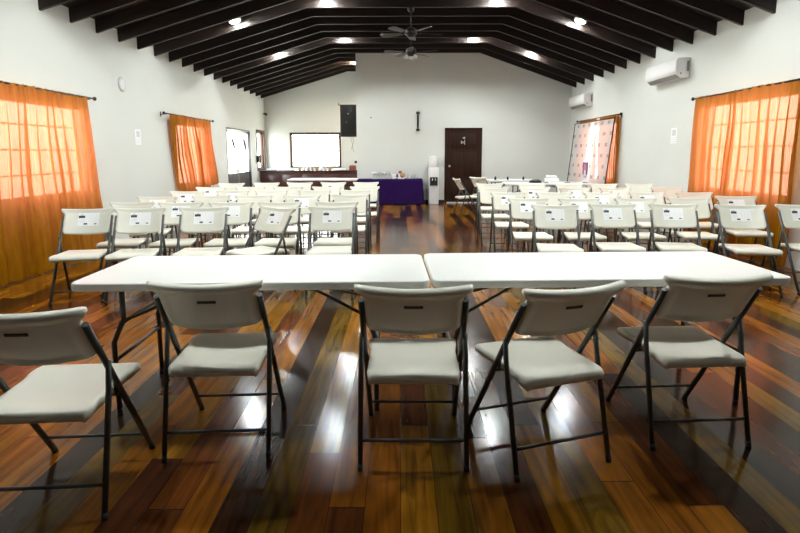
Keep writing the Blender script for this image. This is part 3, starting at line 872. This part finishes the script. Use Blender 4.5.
small('bottle', 'clear bottle at the right end of the purple table, shorter one in front', 'bottle', bottle_mb(.13, .03, 'clear'), (.32, 14.55, ZP), 'bottles on the purple table')
small('bottle', 'clear bottle at the far right end of the purple table by the dispenser', 'bottle', bottle_mb(.15, .026, 'clear'), (.41, 14.62, ZP), 'bottles on the purple table')

# ------------------------------------------------------------------ water dispenser
t = thing('water_dispenser', 'tall white water dispenser between the purple table and the dark door', 'water dispenser', (.925, 14.73, 0))
b = MB(); b.box(-.135, .135, -.15, .15, 0, 1.0, 'ac', .02, 3); b.build('body', t)
b = MB(); b.box(-.105, .105, -.162, -.148, .50, .74, 'blackp', .006); b.build('tap_recess', t)
for s in (-1, 1):
    b = MB(); b.tube([(s * .04, -.15, .70), (s * .04, -.19, .69), (s * .04, -.19, .65)], .010, 'ac', 8); b.build('tap', t)
b = MB(); b.box(-.08, .08, -.19, -.15, .50, .52, 'acd', .004); b.build('drip_tray', t)
b = MB(); b.lathe([(0, 0), (.118, 0), (.128, .02), (.128, .25), (.112, .295), (.05, .315), (0, .32)], 'ac', 24, (0, 0, 1.0)); b.build('top_cover', t)

# ------------------------------------------------------------------ things on walls
t = thing('wall_bracket', 'black bracket with round ends fixed upright on the back wall', 'bracket', (.50, YP - .001, 2.25))
b = MB(); b.box(-.022, .022, -.03, 0, -.22, .22, 'black', .004); b.build('bar', t)
for z in (-.23, .23):
    b = MB(); b.lathe([(0, -.035), (.045, -.03), (.055, -.01), (.055, .01), (.045, .03), (0, .035)], 'black', 16, (0, -.06, z)); b.build('knuckle', t)
    b = MB(); b.tube([(0, -.06, z), (0, -.005, z)], .014, 'black', 8); b.build('pin', t)
b = MB(); b.lathe([(0, 0), (.018, 0), (.015, .012), (0, .014)], 'black', 12, (0, 0, 0), Matrix.Rotation(PI / 2, 4, 'X')); small('wall_hook', 'tiny dark hook on the back wall near the alcove corner', 'hook', b, (-.79, YP - .001, 2.36))

t = thing('loudspeaker', 'tall black loudspeaker hung high in the bar alcove', 'speaker', (-1.46, 15.62, 1.86))
b = MB(); b.prism([(-.23, -.16), (-.25, .0), (-.10, .20), (.10, .20), (.25, .0), (.23, -.16)], 'z', 0, .88, 'blackp', .008); b.build('cabinet', t)
b = MB(); b.box(-.21, .21, -.175, -.158, .05, .83, 'black', .006); g = b.build('grille', t)
b = MB(); b.box(-.02, .02, -.180, -.174, .62, .66, 'silver'); b.box(-.07, -.04, -.180, -.174, .40, .41, 'silver'); b.build('badge', g)
b = MB(); b.box(-.30, .262, -.03, .03, .885, .905, 'black'); b.box(.245, .262, -.08, .08, .70, 1.02, 'black'); b.tube([(-.28, 0, .90), (-.28, 0, .96)], .01, 'black', 8); b.build('wall_mount', t)
b = MB(); b.tube([(.05, 0, .01), (.06, .02, -.10), (.10, .0, -.22), (.06, .01, -.36)], .006, 'cable', 6); b.tube([(.10, 0, .01), (.13, .02, -.12), (.09, .0, -.28), (.12, .01, -.42)], .006, 'cable', 6); b.build('cable', t)

def ac(y0, y1, z0, z1, label):
    t = thing('air_conditioner', label, 'air conditioner', (XR, (y0 + y1) / 2, z0), 0, 'wall air conditioners')
    h = z1 - z0; L = (y1 - y0) / 2; D = .225
    prof = [(0, 0), (-.13, 0), (-D + .02, .07), (-D, .11), (-D, h - .05), (-D + .03, h - .01), (-.05, h), (0, h)]
    b = MB(); b.prism(prof, 'y', -L, L, 'ac', .008); b.build('casing', t)
    b = MB(); b.prism([(-.135, .006), (-.20, .055), (-.205, .05), (-.14, -.004)], 'y', -L + .05, L - .05, 'acd'); b.build('air_louvre', t)
    b = MB(); b.box(-.15, -.13, -L - .003, -L + .001, .05, .08, 'acd'); b.build('indicator', t)
    b = MB(); b.box(-.05, -.01, -L - .004, -L + .002, .10, h - .06, 'acd'); b.build('side_grille', t)
ac(8.93, 10.02, 2.59, 2.91, 'large white wall air conditioner over the near right curtain end')
ac(13.30, 14.45, 2.52, 2.84, 'white wall air conditioner in the corner above the printed backdrop')

def wdisc(): 
    b = MB(); b.lathe([(0, 0), (.115, 0), (.118, .012), (.105, .022), (.09, .02), (0, .02)], 'ac', 28, (0, 0, 0), Matrix.Rotation(PI / 2, 4, 'Y')); b.lathe([(.088, .019), (.092, .0225), (.097, .019)], 'acd', 28, (0, 0, 0), Matrix.Rotation(PI / 2, 4, 'Y')); return b
small('wall_disc', 'round white disc high on the left wall between the two curtains', 'wall disc', wdisc(), (XL + .001, 8.89, 2.50))
def notice(side, y, z, label):
    s = 1 if side < 0 else -1; X = XL if side < 0 else XR
    b = MB(); f = lambda a: min(0, s * a); g = lambda a: max(0, s * a)
    b.box(f(.004), g(.004), -.10, .10, -.13, .13, 'paper'); b.box(f(.0055), g(.0055), -.06, .06, .0, .10, 'inkl')
    for q in range(3): b.box(f(.0055), g(.0055), -.07, .07, -.04 - q * .03, -.032 - q * .03, 'inkl')
    small('paper_notice', label, 'notice', b, (X, y, z))
notice(-1, 9.31, 1.67, 'white paper notice on the left wall below and beyond the round disc')
notice(1, 9.28, 1.67, 'white paper notice on the right wall under the large air conditioner')
b = MB(); b.box(0, .01, -.04, .04, -.06, .06, 'ac', .003); b.box(.009, .016, -.012, .012, -.02, .02, 'ac', .002); small('light_switch', 'white light switch on the left wall beside the glazed door', 'switch', b, (XL + .001, 13.75, 1.27))
t = thing('security_camera', 'small dark security camera high in the alcove corner', 'camera', (XL + .001, 17.9, 2.68))
b = MB(); b.tube([(0, 0, 0), (.08, 0, .0)], .012, 'black', 8); b.build('mount', t)
b = MB(); b.tube([(.06, .03, .01), (.14, -.10, -.03)], .035, 'black', 12); b.build('camera_body', t)
t = thing('wall_telephone', 'black wall telephone hanging at the edge of the narrow alcove window', 'telephone', (XL + .016, 16.93, 1.22))
b = MB(); b.box(0, .07, -.08, .08, -.10, .10, 'black', .012); b.build('base', t)
b = MB(); b.tube([(.09, -.03, -.12), (.11, -.03, -.06), (.11, -.03, .06), (.09, -.03, .12)], [.035, .02, .02, .035], 'black', 10); b.build('handset', t)

# ------------------------------------------------------------------ bar counter and its clutter
t = thing('bar_counter', 'long dark red wooden bar counter across the alcove under the bright window', 'counter', (-2.85, 17.45, 0))
cx0, cx1 = -1.64, 1.645
b = MB(); b.box(cx0, cx1, -.22, .30, 0, .80, 'bar'); 
for k in range(5):
    a = cx0 + .06 + k * .65; b.box(a, a + .58, -.235, -.218, .10, .72, 'bar', .008)
b.build('cabinet_front', t)
b = MB(); b.box(cx0, cx1, -.30, .36, .80, .85, 'bartop', .008); b.build('counter_top', t)
ZC = .851
def tray(w, m='paper'): b = MB(); b.box(-w / 2, w / 2, -.12, .12, 0, .05, m, .01); return b
small('food_tray', 'white tray at the left end of the bar counter', 'tray', tray(.34), (-4.12, 17.35, ZC))
small('food_tray', 'white tray right of centre on the bar counter', 'tray', tray(.38), (-1.95, 17.35, ZC))
for k in range(8):
    x = -3.25 + k * .14
    b = MB(); rr = .035 + .012 * (k % 3); b.lathe([(0, 0), (rr, 0), (rr * 1.1, .08), (rr * .8, .12 + .02 * (k % 2)), (0, .12 + .02 * (k % 2))], ('tan', 'paper', 'clear', 'tan')[k % 4], 12)
    nm = ('tan', 'white', 'clear')[(0, 1, 2, 0)[k % 4]]
    small('jar', '%s jar in the line of jars on the bar counter, %s' % (nm, ['at the left end', 'second from left', 'third from left', 'fourth from left', 'fourth from right', 'third from right', 'second from right', 'at the right end'][k]), 'jar', b, (x, 17.42, ZC), 'jars on the bar counter')
b = MB(); b.box(-.11, .11, -.08, .08, 0, .14, 'red', .008); b.box(-.08, .08, -.06, .06, .14, .17, 'tan', .006); small('carton', 'red carton at the right end of the bar counter', 'box', b, (-1.52, 17.35, ZC))
b = MB(); b.box(-.07, .07, 0, .04, -.04, .04, 'black', .006); small('wall_socket', 'small black box on the alcove wall over the red carton', 'box', b, (-1.45, YE - .041, 1.10))

# ------------------------------------------------------------------ sky, camera, view
w = bpy.data.worlds.new('sky'); scn.world = w; w.use_nodes = True
nt = w.node_tree; nt.nodes.clear()
o = nt.nodes.new('ShaderNodeOutputWorld'); bg = nt.nodes.new('ShaderNodeBackground')
tc = nt.nodes.new('ShaderNodeTexCoord'); sp = nt.nodes.new('ShaderNodeSeparateXYZ'); nt.links.new(tc.outputs['Generated'], sp.inputs[0])
cr = ramp(nt, [(0.45, (.62, .64, .58)), (0.52, (1.0, .99, .96)), (0.9, (.70, .82, 1.0))])
mr = nt.nodes.new('ShaderNodeMapRange'); mr.inputs['From Min'].default_value = -1; nt.links.new(sp.outputs['Z'], mr.inputs['Value']); nt.links.new(mr.outputs[0], cr.inputs['Fac'])
nt.links.new(cr.outputs['Color'], bg.inputs['Color']); bg.inputs['Strength'].default_value = WORLD
nt.links.new(bg.outputs[0], o.inputs[0])

cam = bpy.data.cameras.new('camera'); co = bpy.data.objects.new('camera', cam); COL.objects.link(co)
cam.sensor_width = 36; cam.lens = 36 * 533 / 800; cam.shift_y = -33 / 800; cam.clip_start = .05
pitch = math.atan(80 / 533)
co.matrix_world = Matrix.Translation((0, 0, 1.38)) @ Matrix.Rotation(PI / 2 - pitch, 4, 'X') @ Matrix.Rotation(-R(.15), 4, 'Z')
scn.camera = co
vs = scn.view_settings; vs.view_transform = 'Standard'; vs.look = 'None'; vs.exposure = 0.72; vs.gamma = 1.0; vs.use_curve_mapping = False
scn.cycles.max_bounces = 10; scn.cycles.transparent_max_bounces = 12; scn.cycles.sample_clamp_indirect = 8
